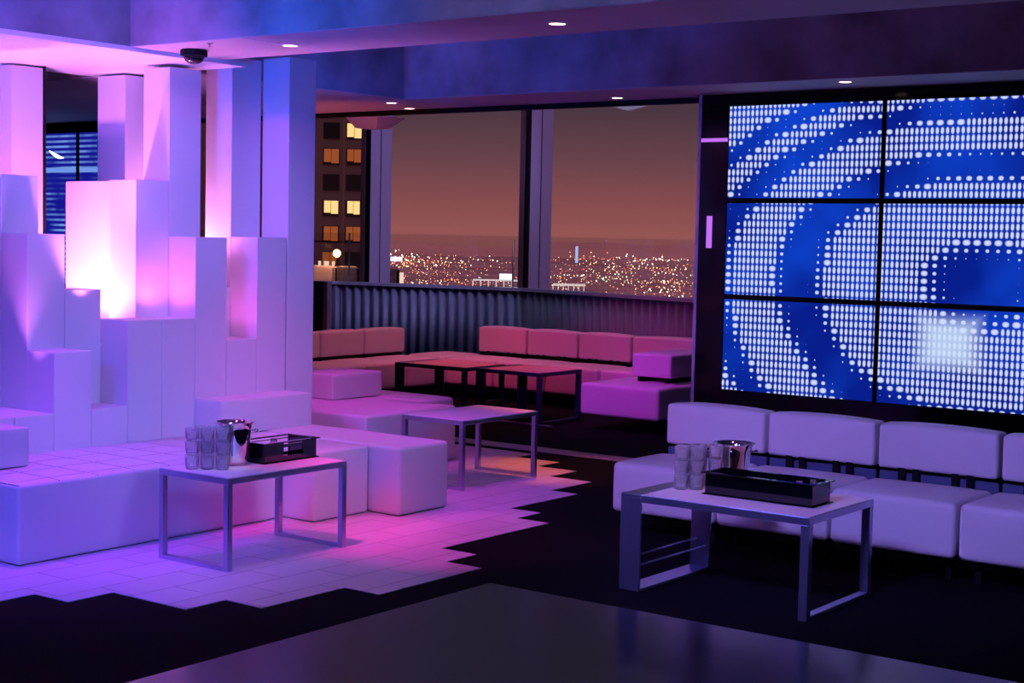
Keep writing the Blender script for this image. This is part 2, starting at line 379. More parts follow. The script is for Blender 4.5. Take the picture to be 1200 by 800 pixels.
# bench beyond the tall column
cushion('bench_block', 'white leather bench behind the tall column, beside the bare steel table', 'bench', (-8.3,-7.08,7.87,8.86,.007,.405), r=.022)
cushion('bench_block', 'narrow white leather bench behind the one beside the bare table', 'bench', (-8.3,-7.46,8.87,9.31,.007,.405), r=.03, crown=.012)
cushion('bolster_block', 'white box lying on the pink lit bench right of the tall column', 'cushion', (-8.28,-7.89,8.40,8.95,.413,.60), r=.012, crown=.004, plinth=False)

# ------------------------------------------------------------------ sofa modules
def sofa(name, label, group, x0, x1, yf, depth=.66, back=True, top=.69, far=False):
    sd = .565 if far else .53; zb_ = .437 if far else .452
    t = thing(name, label, 'sofa', ((x0+x1)/2, yf+depth/2, 0), group)
    bm = bm_new(); rbox(bm, x0+.009, x1-.009, yf, yf+sd, .125, .40, r=.028, crown=.014, puff=.006); obj('seat', bm, 'leather', t, smooth=True)
    bm = bm_new(); bx(bm, x0+.03, x1-.03, yf+.09, yf+.60, .10, .124); obj('seat_frame', bm, 'black', t)
    for px in (x0+.06, x1-.09):
        for py in (yf+.12, yf+.55):
            bm = bm_new(); bx(bm, px, px+.03, py, py+.03, 0, .10); obj('leg', bm, 'black', t)
    if back:
        bm = bm_new(); rbox(bm, x0+.012, x1-.012, yf+.575, yf+.575+.15, zb_, top-.004, r=.018, crown=.02, puff=.004); obj('backrest', bm, 'leather', t, smooth=True)
        bm = bm_new(); bx(bm, x0+.01, x1-.01, yf+.61, yf+.63, .36, .43); obj('back_rail', bm, 'black' if far else 'rail', t)
        for px in (x0+.13, x0+.21, x1-.25, x1-.17):
            bm = bm_new(); bx(bm, px, px+.035, yf+.572, yf+.605, .12, zb_+.008); obj('bracket', bm, 'black', t)
        bm = bm_new(); bx(bm, x0+.03, x1-.03, yf+.635, yf+.69, .10, zb_+.002); obj('back_base', bm, 'black', t)
    return t
xs = [-4.70,-4.035,-3.372,-2.697,-2.03]
LB = ['white sofa unit at the left end of the row under the video wall',
      'white sofa unit under the video wall, second from the left end',
      'white sofa unit under the video wall, third from the left end',
      'white sofa unit under the video wall cut by the right edge of the photo']
for k in range(4): sofa('sofa_unit', LB[k], 'sofa units under the video wall', xs[k], xs[k+1], 7.28)
# far sofa along the windows
fx = [-10.06,-9.42,-8.78,-8.14]
LF = ['far pink lit sofa unit by the window, leftmost of the row with backs',
      'far pink lit sofa unit by the window, second from the left of the row',
      'far pink lit sofa unit by the window, next to the arm block']
for k in range(3): sofa('window_sofa', LF[k], 'far sofa units along the corrugated wall', fx[k], fx[k+1], 12.35, .64, top=.70, far=True)
sofa('window_sofa', 'far dark sofa unit by the window, behind the arm block', 'far sofa units along the corrugated wall', -8.14, -6.9, 12.35, .64, top=.70, far=True)
# corner seat and the leg of the far sofa running towards us
def sofa_side(name, label, group, y0, y1, xf, depth=.62, back=True, top=.69):
    t = thing(name, label, 'sofa', (xf-depth/2, (y0+y1)/2, 0), group)
    bm = bm_new(); rbox(bm, xf-depth, xf, y0+.009, y1-.009, .14, .40, r=.028, crown=.018, puff=.006); obj('seat', bm, 'leather', t, smooth=True)
    bm = bm_new(); bx(bm, xf-depth, xf-.09, y0+.03, y1-.03, .0, .14); obj('plinth', bm, 'black', t)
    if back:
        bm = bm_new(); rbox(bm, xf-depth-.13, xf-depth+.04, y0+.010, y1-.010, .437, top-.01, r=.022, crown=.016, puff=.006); obj('backrest', bm, 'leather', t, smooth=True)
        bm = bm_new(); bx(bm, xf-depth-.10, xf-depth-.005, y0+.01, y1-.01, .1, .437); obj('back_base', bm, 'black', t)
    return t
GS = 'far sofa units left of the gap between the backrests'
sofa_side('window_sofa', 'far pink lit sofa unit mostly hidden by the tall column', GS, 10.35, 11.0, -9.92)
sofa_side('window_sofa', 'far pink lit sofa unit just right of the tall column', GS, 11.0, 11.64, -9.92)
sofa_side('window_sofa', 'far pink lit sofa unit at the end of the left row, before the gap', GS, 11.64, 12.27, -9.92)
cs = cushion('corner_seat', 'backless far corner seat in the gap between the two rows of backrests', 'sofa', (-10.54,-10.065,12.35,12.99,.14,.405), r=.03, crown=.014)
# arm block bench
cushion('bench_block', 'violet lit backless seat block before the far window sofa, beside the black wall', 'bench', (-7.52,-6.72,11.12,12.25,.125,.40), r=.03, crown=.012)
cushion('arm_block', 'square bolster on the violet lit seat block beside the black wall', 'cushion', (-7.24,-6.84,11.51,12.33,.455,.655), r=.02, crown=.01, plinth=False)
bm = bm_new()
for q in (-7.2,-6.92):
    bx(bm, q, q+.03, 11.55, 12.2, .4, .46)
ab = [o for o in C.objects if o.name.startswith('arm_block')][0]
obj('bracket', bm, 'black', ab)

# ------------------------------------------------------------------ tables
def ring_x(bm, x0, x1, y0, y1, z0, z1, t):        # rectangular loop in the xz plane
    bx(bm, x0, x1, y0, y1, z0, z0+t); bx(bm, x0, x0+t, y0, y1, z0+t, z1); bx(bm, x1-t, x1, y0, y1, z0+t, z1)
def small_table(label, x0, x1, y0, y1, h, m='tabletop', metal='steel'):
    t = thing('side_table', label, 'table', ((x0+x1)/2,(y0+y1)/2,0), 'low steel framed tables')
    for ya in (y0, y1-.032):
        f = bm_new(); bx(f, x0, x0+.032, ya, ya+.032, .002, h-.032); obj('leg', f, metal, t, bevel=.003)
        f = bm_new(); bx(f, x1-.032, x1, ya, ya+.032, .002, h-.032); obj('leg', f, metal, t, bevel=.003)
        f = bm_new(); bx(f, x0+.032, x1-.032, ya, ya+.032, .002, .026); obj('floor_bar', f, metal, t, bevel=.003)
    f = bm_new(); bx(f, x0, x1, y0, y0+.03, h-.032, h-.001); bx(f, x0, x1, y1-.03, y1, h-.032, h-.001)
    bx(f, x0, x0+.03, y0+.03, y1-.03, h-.032, h-.001); bx(f, x1-.03, x1, y0+.03, y1-.03, h-.032, h-.001)
    obj('rim', f, metal, t, bevel=.003)
    f = bm_new(); bx(f, x0+.006, x1-.006, y0+.006, y1-.006, h-.004, h+.002); obj('tabletop', f, m, t, bevel=.002)
    return t
small_table('white topped steel table before the long bench, carrying glasses, bucket and black caddy', -6.0, -5.50, 5.13, 5.97, .46)
small_table('bare white topped steel table at the end of the stepped bench', -6.69, -6.17, 7.79, 8.62, .46)
def rack_table(label, x0, x1, y0, y1, h, top='tabletop', metal='steel', w=.11):
    t = thing('rack_table', label, 'table', ((x0+x1)/2,(y0+y1)/2,0), 'low steel framed tables')
    for (ya, yb) in ((y0,y0+.014),(y1-.014,y1)):
        f = bm_new(); bx(f, x0, x0+w, ya, yb, .002, h-.012); obj('plate_leg', f, metal, t, bevel=.002)
    f = bm_new(); bx(f, x0, x0+w, y0+.014, y1-.014, .002, .014); obj('floor_plate', f, metal, t)
    f = bm_new(); bx(f, x0, x0+w, y0, y1, h-.012, h); obj('top_plate', f, metal, t, bevel=.002)
    for zz, xx in ((.15,x0+.03),(.12,x0+.085)):
        f = bm_new(); cyl(f, (xx,y0+.01,zz), (xx,y1-.01,zz), .005); obj('rod', f, metal, t, smooth=True)
    for ya in (y0, y1-.04):
        f = bm_new(); bx(f, x1-.042, x1, ya, ya+.04, .002, h-.034); obj('leg', f, metal, t, bevel=.003)
    f = bm_new(); bx(f, x1-.042, x1, y0+.04, y1-.04, .002, .022); obj('floor_bar', f, metal, t, bevel=.002)
    f = bm_new(); bx(f, x0+w, x1, y0, y0+.03, h-.034, h-.001); bx(f, x0+w, x1, y1-.03, y1, h-.034, h-.001); bx(f, x1-.03, x1, y0+.03, y1-.03, h-.034, h-.001)
    obj('rim', f, metal, t, bevel=.002)
    f = bm_new(); bx(f, x0+w, x1-.006, y0+.006, y1-.006, h-.004, h+.002); obj('tabletop', f, top, t)
    return t
rack_table('white steel table with flat plate legs before the video wall sofa', -3.89, -2.92, 6.12, 6.80, .46)
rack_table('dark legged far table left of its twin, in the window corner', -9.50, -8.66, 10.95, 11.55, .46, 'warm_top', 'dark_steel')
rack_table('dark legged far table right of its twin, before the window sofa', -8.60, -7.88, 11.03, 11.68, .46, 'warm_top', 'dark_steel')

# ------------------------------------------------------------------ tumblers, buckets, caddies
def tumbler_mesh():
    bm = bm_new(); n = 28; H = .0685
    def ring(r, z, rib=0.):
        return [bm.verts.new(((r+rib*(k%2))*math.cos(2*math.pi*k/n), (r+rib*(k%2))*math.sin(2*math.pi*k/n), z)) for k in range(n)]
    rs = [ring(.026,0),ring(.029,.003,.002),ring(.031,.026,.003),ring(.033,.048,.002),ring(.035,.056),ring(.0355,H),ring(.0325,H),ring(.031,.052),ring(.027,.014),ring(.02,.011)]
    for a, b in zip(rs, rs[1:]):
        for k in range(n): bm.faces.new((a[k],a[(k+1)%n],b[(k+1)%n],b[k]))
    bm.faces.new(list(reversed(rs[0]))); bm.faces.new(rs[-1])
    return bm
t0 = obj('tumbler', tumbler_mesh(), 'glass'); first = [True]
def put_tumbler(x, y, z, label, group, rz):
    if first[0]: o = t0; first[0] = False
    else: o = t0.copy(); C.objects.link(o)
    o.location = (x,y,z); o.rotation_euler = (0,0,rz); tag(o, label, 'glass', group)
LV = ['bottom', 'middle', 'topmost']
def stacks(spots, z0, where, group):
    for nm, x, y, cnt in spots:
        for k in range(cnt):
            lv = ['bottom','topmost'][k] if cnt == 2 else LV[k]
            put_tumbler(x+random.uniform(-.0008,.0008), y+random.uniform(-.0008,.0008), z0+.0688*k, f'clear ribbed tumbler, {lv} of the {nm} stack on the {where}', group, random.random()*6)
def toworld(u, v, o):      # u along the camera's right, v away from the camera (floor plan)
    return (o[0]+.802*u-.596*v, o[1]+.598*u+.803*v)
o = (-5.79, 5.315)
sp = []
for nm, u, v, c in (('left front',-.108,-.045,3),('middle front',-.032,-.048,3),('right front',.044,-.048,3),('left rear',-.075,.032,3),('middle rear',-.002,.032,3)):
    x, y = toworld(u, v, o); sp.append((nm, x, y, c))
stacks(sp, .463, 'left table', 'tumblers stacked on the left table')
o = (-3.69, 6.47); sp = []
for nm, u, v, c in (('left front',-.075,-.044,3),('middle front',.002,-.044,3),('left rear',-.055,.036,3),('middle rear',.022,.036,3),('right rear',.099,.036,3)):
    x, y = toworld(u, v, o); sp.append((nm, x, y, c))
stacks(sp, .463, 'table with plate legs', 'tumblers stacked on the plate legged table')

def bucket(label, c, h=.2, s=1.):
    t = thing('ice_bucket', label, 'ice bucket', (c[0],c[1],c[2]))
    bm = bm_new()
    lathe(bm, [(.062*s,0),(.066*s,.002),(.07*s,.02),(.086*s,h*.82),(.09*s,h*.93),(.1*s,h-.006),(.104*s,h-.002),(.104*s,h),(.096*s,h),(.084*s,h*.9),(.064*s,.02),(.06*s,.012)], c, 40)
    obj('body', bm, 'chrome', t, smooth=True)
    for sg in (1,-1):
        bm = bm_new(); px = c[0]+sg*.802*.088*s; py = c[1]+sg*.598*.088*s; zz = c[2]+h*.8
        cyl(bm, (px,py,zz), (px+sg*.802*.016,py+sg*.598*.016,zz), .004)
        lathe(bm, [(.003,-.009),(.009,-.005),(.011,0),(.009,.005),(.003,.009)], (px+sg*.802*.022,py+sg*.598*.022,zz), 12)
        obj('knob_handle', bm, 'chrome', t, smooth=True)
    return t
bucket('polished steel ice bucket between the tumblers and the caddy on the left table', (-5.822,5.474,.4625), .22, .98)
bucket('polished steel ice bucket behind the black caddy on the plate legged table', (-3.618,6.706,.4625), .205, 1.02)

def caddy(label, x0, x1, y0, y1, z0, h, slot_axis=None):
    t = thing('caddy', label, 'caddy', ((x0+x1)/2,(y0+y1)/2,z0), 'black acrylic caddies')
    w = .008
    bm = bm_new(); bx(bm, x0-.012, x1+.012, y0-.012, y1+.012, z0, z0+.006); obj('base', bm, 'black_acrylic', t, bevel=.002)
    def wall(ax, c0, c1, a0, a1, slot):
        bm = bm_new()
        def B3(u0,u1,za,zb):
            if ax == 'x': bx(bm, c0, c1, u0, u1, za, zb)
            else: bx(bm, u0, u1, c0, c1, za, zb)
        zb, zt = z0+.006, z0+h
        if slot:
            L = a1-a0; s0, s1 = (a0+L*.03, a0+L*.97) if slot == 2 else (a0+L*.36, a0+L*.74); q0, q1 = zb+h*(.08 if slot == 2 else .25), zb+h*(.8 if slot == 2 else .68)
            B3(a0,s0,zb,zt); B3(s1,a1,zb,zt); B3(s0,s1,zb,q0); B3(s0,s1,q1,zt-h*.1)
        else: B3(a0,a1,zb,zt)
        obj('side_wall', bm, 'black_acrylic', t)
    wall('x', x0, x0+w, y0, y1, 2 if slot_axis=='x' else 0); wall('x', x1-w, x1, y0, y1, slot_axis=='x')
    wall('y', y0, y0+w, x0+w, x1-w, slot_axis=='y'); wall('y', y1-w, y1, x0+w, x1-w, slot_axis=='y')
    # flared lip
    bm = bm_new(); z = z0+h; e = .016
    bx(bm, x0-e, x1+e, y0-e, y0+w, z, z+.006); bx(bm, x0-e, x1+e, y1-w, y1+e, z, z+.006)
    bx(bm, x0-e, x0+w, y0+w, y1-w, z, z+.006); bx(bm, x1-w, x1+e, y0+w, y1-w, z, z+.006)
    obj('lip', bm, 'black_acrylic', t, bevel=.002)
    return t
caddy('black acrylic caddy with a cut out side on the left table', -5.90, -5.70, 5.568, 5.945, .4625, .1, 'x')
caddy('long glossy black caddy on the plate legged table', -3.57, -3.02, 6.35, 6.535, .4625, .1)
def small_jar(label, c, r=.024, h=.1):
    bm = bm_new(); lathe(bm, [(r,0),(r,h*.7),(r*.6,h*.8),(r*.6,h),(r*.5,h),(r*.5,h*.8),(r*.85,h*.66),(r*.85,.006)], c, 20)
    tag(obj('glass_jar', bm, 'glass', smooth=True), label, 'jar', 'small glass jars in the caddies')
small_jar('small clear jar inside the right end of the long black caddy, nearer the camera', (-3.11,6.40,.4690))
small_jar('small clear jar inside the right end of the long black caddy, further from the camera', (-3.08,6.48,.4690))
small_jar('small clear jar inside the black caddy on the left table', (-5.82,5.75,.4690), .03, .098)

# ------------------------------------------------------------------ ceiling fittings
def downlight(label, x, y, z, r=.04):
    t = thing('downlight', label, 'ceiling light', (x,y,z), 'recessed ceiling downlights')
    bm = bm_new(); lathe(bm, [(r+.012,.0),(r+.012,-.004),(r,-.005),(r,-.001)], (x,y,z), 24, cap=False); obj('trim_ring', bm, 'alum', t, smooth=True)
    bm = bm_new(); lathe(bm, [(.001,-.0045),(r,-.0045),(r,-.001),(.001,-.001)], (x,y,z), 24); obj('bulb', bm, M['bulb'], t)
M['bulb'] = emis('warm_bulb', (255,205,190), 6)
for lb, x, y in (('warm downlight in the beam near the top of the tall columns',-6.25,6.27),('warm downlight in the middle of the cross beam',-4.41,6.25),
                 ('warm downlight in the soffit left of the black video wall',-6.3,9.72),('further left downlight of the pair above the far left windows',-8.2,9.36),
                 ('further right downlight of the pair above the far left windows',-8.42,9.84),('warm downlight in the soffit above the video wall',-4.32,9.36)):
    downlight(lb, x, y, ZS-.0045)
dc = thing('dome_camera', 'black dome security camera on the ceiling beside the bright panel', 'camera', (-6.93,6.2,ZS-.005))
dcc = (-6.93,6.17,ZS-.005)
bm = bm_new(); lathe(bm, [(.07,0),(.078,-.004),(.078,-.036),(.066,-.039)], dcc, 28); obj('housing', bm, 'black', dc, smooth=False)
bm = bm_new(); lathe(bm, [(.06*math.cos(a), -.039-.045*math.sin(a)) for a in [0,.3,.6,.9,1.2,1.5]], dcc, 28); obj('dome', bm, 'black_acrylic', dc, smooth=True)
bm = bm_new(); lathe(bm, [(.018,0),(.018,-.006),(.006,-.008),(.006,-.02),(.012,-.022)], (-6.60,5.99,ZS-.004), 16); tag(obj('sprinkler', bm, 'chrome'), 'tiny sprinkler head on the beam beside the dome camera', 'sprinkler')
# hanging speaker at the left window
bm = bm_new(); c = Vector((-9.34,10.55)); 
a = [(-9.62,10.35,2.70),(-9.22,10.35,2.70),(-9.22,10.72,2.70),(-9.62,10.72,2.70)]; b = [(-9.55,10.42,2.60),(-9.30,10.42,2.58),(-9.32,10.62,2.60),(-9.55,10.62,2.60)]
va = [bm.verts.new(p) for p in a]; vb = [bm.verts.new(p) for p in b]
bm.faces.new(va); bm.faces.new(list(reversed(vb)))
for k in range(4): bm.faces.new((va[(k+1)%4], va[k], vb[k], vb[(k+1)%4]))
sp_ = obj('ceiling_speaker', bm, 'column'); tag(sp_, 'magenta lit wedge shaped box hanging above the left window column', 'speaker')
bm = bm_new(); cyl(bm, (-9.42,10.53,2.70), (-9.42,10.53,3.4), .015); obj('hanger', bm, 'black', sp_)

# ------------------------------------------------------------------ video wall
cx0, pw, phh, gap, zb = -5.385, 1.165, .668, .012, .585
for nm_, x0, x1 in (('dim blue striped video screen glimpsed through the columns, left of the dark gap',-13.9,-12.70),('dim blue striped video screen glimpsed through the columns, right of the dark gap',-12.66,-11.98)):
    t = thing('distant_screen', nm_, 'screen', ((x0+x1)/2,9.84,.6), 'screens glimpsed through the columns')
    bm = bm_new(); bx(bm, x0, x1, 9.79, 9.838, .58, 2.61); obj('bezel', bm, 'black', t)
    bm = bm_new(); bx(bm, x0+.01, x1-.01, 9.785, 9.7899, .6, 2.59); obj('display', bm, 'led2', t)
bm = bm_new(); n_ = 12  # glowing crescent painted in for a lamp's reflection on glass
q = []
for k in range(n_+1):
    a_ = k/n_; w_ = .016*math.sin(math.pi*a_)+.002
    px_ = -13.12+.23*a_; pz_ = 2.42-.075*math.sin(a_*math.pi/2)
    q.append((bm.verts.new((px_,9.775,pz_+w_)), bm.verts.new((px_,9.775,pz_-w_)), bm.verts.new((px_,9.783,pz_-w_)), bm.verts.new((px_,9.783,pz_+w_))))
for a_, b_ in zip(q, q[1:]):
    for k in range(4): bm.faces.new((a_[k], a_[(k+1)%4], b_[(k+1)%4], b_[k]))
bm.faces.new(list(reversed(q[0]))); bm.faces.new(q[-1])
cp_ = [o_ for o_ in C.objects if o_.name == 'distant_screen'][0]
obj('crescent_reflection', bm, emis('painted_crescent',(235,240,255),2.5), cp_)['label'] = 'painted white crescent reflection'
NM = {(0,2):'top left',(1,2):'top right',(0,1):'middle left',(1,1):'middle right',(0,0):'bottom left',(1,0):'bottom right'}
for row in range(3):
    for col in range(2):
        x0 = cx0 + col*(pw+gap); z0 = zb + row*(phh+gap)
        t = thing('video_screen', f'blue and white dotted video screen, {NM[(col,row)]} of the six in the video wall', 'screen', (x0+pw/2, YS, z0), 'video wall screens')
        bm = bm_new(); bx(bm, x0, x0+pw, YS-.06, YS-.002, z0, z0+phh); obj('bezel', bm, 'black', t)
        bm = bm_new(); bx(bm, x0+.012, x0+pw-.012, YS-.064, YS-.0601, z0+.012, z0+phh-.012); obj('display', bm, 'led', t)

M['violet_reflection'] = emis('violet_reflection',(200,110,250),1.0)  # emissive bars imitate violet reflections in the black gloss, no fixtures here
bm = bm_new(); bx(bm, -5.63, -5.40, YS-.012, YS-.001, 2.36, 2.385); tag(obj('reflection_bar', bm, 'violet_reflection'), 'thin horizontal painted violet reflection on the black wall left of the screens', 'light', 'painted violet reflections on the black wall')
bm = bm_new(); bx(bm, -5.565, -5.525, YS-.012, YS-.001, 1.60, 1.83); tag(obj('reflection_bar', bm, 'violet_reflection'), 'short upright painted violet reflection on the black wall left of the screens', 'light', 'painted violet reflections on the black wall')

# ------------------------------------------------------------------ facade beyond the far room
FP = [(-15.4,12.6),(-13.0,13.95),(-10.55,14.40),(-7.78,13.60),(-5.7,13.0)]
def along(p, q, t): return Vector((p[0]+(q[0]-p[0])*t, p[1]+(q[1]-p[1])*t))
k = 0
for p, q in zip(FP, FP[1:]):
    k += 1
    d = Vector((q[0]-p[0], q[1]-p[1])); L = d.length; d.normalize(); nrm = Vector((-d.y, d.x))
    if nrm.y < 0: nrm = -nrm
    bm = bm_new(); N = int(L/.0135); prev = None
    for i in range(N+1):
        s = L*i/N; off = .022*math.sin(2*math.pi*s/.13)
        v = Vector(p) + d*s + nrm*off
        cur = (bm.verts.new((v.x,v.y,0)), bm.verts.new((v.x,v.y,1.03)))
        if prev: bm.faces.new((prev[0],cur[0],cur[1],prev[1]))
        prev = cur
    ret = bmesh.ops.extrude_face_region(bm, geom=bm.faces[:])
    bmesh.ops.translate(bm, vec=(nrm.x*.02,nrm.y*.02,0), verts=[e for e in ret['geom'] if isinstance(e, bmesh.types.BMVert)])
    o = struct('wall_corrugated', bm, 'corr', smooth=True)
def pbox(bm, p, q, n0, n1, z0, z1):
    p = Vector(p[:2]); q = Vector(q[:2]); d = (q-p).normalized(); nr = Vector((-d.y,d.x))
    if nr.y < 0: nr = -nr
    A = [p+nr*n0, q+nr*n0, q+nr*n1, p+nr*n1]
    lo = [bm.verts.new((v.x,v.y,z0)) for v in A]; hi = [bm.verts.new((v.x,v.y,z1)) for v in A]
    bm.faces.new(list(reversed(lo))); bm.faces.new(hi)
    for i in range(4): bm.faces.new((lo[i],lo[(i+1)%4],hi[(i+1)%4],hi[i]))
BP = [(-16.2,13.9),(-13.4,15.4),(-10.45,15.92),(-7.35,15.05),(-5.75,14.5)]
for k, (p, q) in enumerate(zip(FP, FP[1:])):
    bm = bm_new(); pbox(bm, p, q, -.05, .12, 1.03, 1.065); struct(f'trim_{6+k}', bm, 'alum')
    bm = bm_new(); pbox(bm, p, q, .05, .06, 1.065, 3.4); struct(f'window_{k+1}', bm, 'pane')
    bm = bm_new(); pbox(bm, BP[k], BP[k+1], 0, .02, .0, 1.66); tag(obj('glass_balustrade', bm, 'pane'), ['glass balustrade outside the far left window','glass balustrade outside, behind the left window column','glass balustrade outside the right hand window','glass balustrade outside beside the black wall'][k], 'balustrade', 'glass balustrades outside the windows')
def fin(k, x, y, w=.07, dp=.42):
    bm = bm_new(); bx(bm, x, x+w, y, y+dp, 1.0, 3.4); o = struct(f'trim_{10+k}', bm, 'alum')
    bm = bm_new(); bx(bm, x+w, x+w+.004, y+dp*.46, y+dp*.49, 1.0, 3.4); struct(f'trim_{40+k}', bm, 'black')
    bm = bm_new(); bx(bm, x-.075, x-.012, y-.02, y+.02, 1.0, 3.4); struct(f'trim_{20+k}', bm, 'bronze')
    bm = bm_new(); bx(bm, x, x+w, y-.012, y-.001, 1.0, 3.4); struct(f'trim_{30+k}', bm, 'black')
fin(0, -10.625, 14.50, .068, .43); fin(1, -12.742, 14.11, .068, .38)
# thin poles outside
for lb, x, y, h in (('thin steel pole outside beside the left window column',-14.2,15.4,1.66),('thin steel pole outside left of the middle window column',-12.05,16.2,1.62)):
    bm = bm_new(); cyl(bm, (x,y,0), (x,y,h), .012); tag(obj('steel_pole', bm, 'steel', smooth=True), lb, 'pole', 'thin poles outside the windows')
# ribbed cabinet behind the left row
cb = thing('ribbed_cabinet', 'black ribbed cabinet with a bright metal edge beside the tall column', 'cabinet', (-12.0,12.4,0))
bm = bm_new()
for i in range(9): bx(bm, -12.39+.06*i, -12.39+.06*i+.045, 12.28, 12.5, 0, 1.10)
bx(bm, -12.39, -11.85, 12.3, 12.50, 0, 1.12); obj('body', bm, 'black', cb)
bm = bm_new(); bx(bm, -11.85, -11.79, 12.44, 12.51, 0, 1.12); obj('edge_strip', bm, 'alum', cb)

# terrace furniture outside on the left
bm = bm_new(); bx(bm, -26, -15.6, 14, 30, -.2, 0); bx(bm, -26, -8, 15.6, 19, -.2, 0); tag(obj('terrace_deck', bm, 'city_wall'), 'dark terrace deck outside the windows', 'terrace')
tt = thing('terrace_table', 'cream clothed terrace table outside the left window', 'table', (-16.9,17.8,0))
bm = bm_new(); rbox(bm, -17.6,-16.50,17.5,18.1,.0,1.14, r=.03); obj('tablecloth', bm, 'cloth', tt, smooth=True)
for k_ in range(4):
    bm = bm_new(); lathe(bm, [(.02,0),(.024,.07),(.02,.075)], (-16.85+.085*k_,17.6+.04*(k_%2),1.141), 12)
    tag(obj('candle_cup', bm, emis('candle_%d'%k_,(255,215,180),1.4)), ['leftmost','second','third','rightmost'][k_]+' of the small glowing cups on the terrace table', 'candle', 'glowing cups on the terrace table')
lamp = thing('globe_lamp', 'glowing globe lamp on the clothed terrace table', 'lamp', (-16.58,17.7,1.14))
bm = bm_new(); lathe(bm, [(.05,0),(.05,.02),(.012,.03),(.012,.12)], (-16.58,17.7,1.141), 14); obj('stem', bm, 'black', lamp)
bm = bm_new(); bmesh.ops.create_icosphere(bm, subdivisions=3, radius=.062, matrix=Matrix.Translation((-16.58,17.7,1.34))); obj('globe', bm, emis('globe_glow',(255,190,120),9), lamp, smooth=True)
point('lamp_glow', (-16.5,17.4,1.45), (255,160,90), 14, .06)
def terrace_chair(label, x, y):
    t = thing('terrace_chair', label, 'chair', (x,y,0), 'dark chairs on the terrace')
    for dx in (0,.44):
        for dy in (0,.44):
            bm = bm_new(); bx(bm, x+dx, x+dx+.03, y+dy, y+dy+.03, 0, .45 if dy else 1.12); obj('leg', bm, 'black', t)
    bm = bm_new(); rbox(bm, x, x+.47, y, y+.47, .45, .5, r=.02); obj('seat', bm, 'wall', t, smooth=True)
    bm = bm_new(); rbox(bm, x+.02, x+.45, y+.002, y+.03, .72, 1.14, r=.012); obj('backrest', bm, 'wall', t, smooth=True)
terrace_chair('dark terrace chair next to the clothed table', -16.42, 17.5)
terrace_chair('dark terrace chair further right, beside the left window column', -15.70, 17.6)
rl = thing('terrace_railing', 'thin dark terrace railing in front of the office tower', 'railing', (-18,18.6,0))
bm = bm_new(); bx(bm, -21,-16.82,18.7,18.73,1.50,1.525); obj('top_rail', bm, 'black', rl)
for i in range(4):
    bm = bm_new(); bx(bm, -20.9+1.35*i, -20.87+1.35*i, 18.7, 18.73, 0, 1.5); obj('post', bm, 'black', rl)
bm = bm_new(); bx(bm, -15.92,-15.86,18.4,18.46,.0,1.06); tag(obj('lit_bollard', bm, emis('bollard_glow',(255,215,190),1.5)), 'small glowing bollard low behind the left window column', 'light')

# ------------------------------------------------------------------ city
cam_h = 1.65
RT = Vector((.802,.598,0)).normalized(); FW = Vector((-.598,.802,0)).normalized()
def W(dist, lat, z): v = RT*lat + FW*dist; return Vector((v.x, v.y, z))
M['lit'] = [emis('lit_window_%d'%i, c, s) for i, (c, s) in enumerate((((255,205,130),1.5),((255,170,105),.9),((215,110,60),.6)))]
tw = thing('office_tower', 'brown office tower with a grid of lit and dark windows, outside the left window', 'building', tuple(W(172,-20,-90)))
zc = 1.65
def facade_box(bm, d0, d1, l0, l1, z0, z1):
    A = [W(d0,l0,0),W(d0,l1,0),W(d1,l1,0),W(d1,l0,0)]
    lo = [bm.verts.new((v.x,v.y,z0)) for v in A]; hi = [bm.verts.new((v.x,v.y,z1)) for v in A]
    bm.faces.new(list(reversed(lo))); bm.faces.new(hi)
    for i in range(4): bm.faces.new((lo[i],lo[(i+1)%4],hi[(i+1)%4],hi[i]))
bm = bm_new(); facade_box(bm, 172, 200, -50, -16.2, -90, 30); obj('wall', bm, 'city_wall', tw)
pat = [(2,None,1),(0,None,0),(0,2,2),(None,None,None),(0,0,0),(0,2,2),(None,2,None),(1,None,1)]
for ri in range(8):
    z = 16.66-2.84*ri
    for ci, lx in enumerate((-23.9,-21.0,-18.45)):
        bm = bm_new(); facade_box(bm, 171.9, 171.99, lx, lx+1.8, z-1.75, z)
        e = pat[ri][ci]
        wn = obj('window', bm, 'city_dark', tw)
        if e is not None:
            bm = bm_new(); c0 = lx+.06+random.random()*.2; c1 = lx+1.74-random.random()*.2; zb0 = z-1.6+random.random()*.25
            facade_box(bm, 171.8, 171.89, c0, c0+(c1-c0)*.46, zb0, z-.06); facade_box(bm, 171.8, 171.89, c0+(c1-c0)*.5, c1, zb0-.12, z-.06)
            obj('lit_blind', bm, M['lit'][e], wn)
# ground, hills
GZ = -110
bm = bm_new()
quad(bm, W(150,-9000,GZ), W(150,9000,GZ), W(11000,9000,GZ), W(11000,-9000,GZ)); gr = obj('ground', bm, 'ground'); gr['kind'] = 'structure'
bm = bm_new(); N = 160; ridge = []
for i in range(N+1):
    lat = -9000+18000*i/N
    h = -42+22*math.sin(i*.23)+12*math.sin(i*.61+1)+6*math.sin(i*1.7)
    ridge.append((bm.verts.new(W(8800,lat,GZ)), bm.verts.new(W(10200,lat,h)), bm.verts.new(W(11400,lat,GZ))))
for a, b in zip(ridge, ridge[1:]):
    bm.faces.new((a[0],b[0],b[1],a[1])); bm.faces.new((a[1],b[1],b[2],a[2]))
hl = obj('hills', bm, 'hill', smooth=True); hl['kind'] = 'structure'
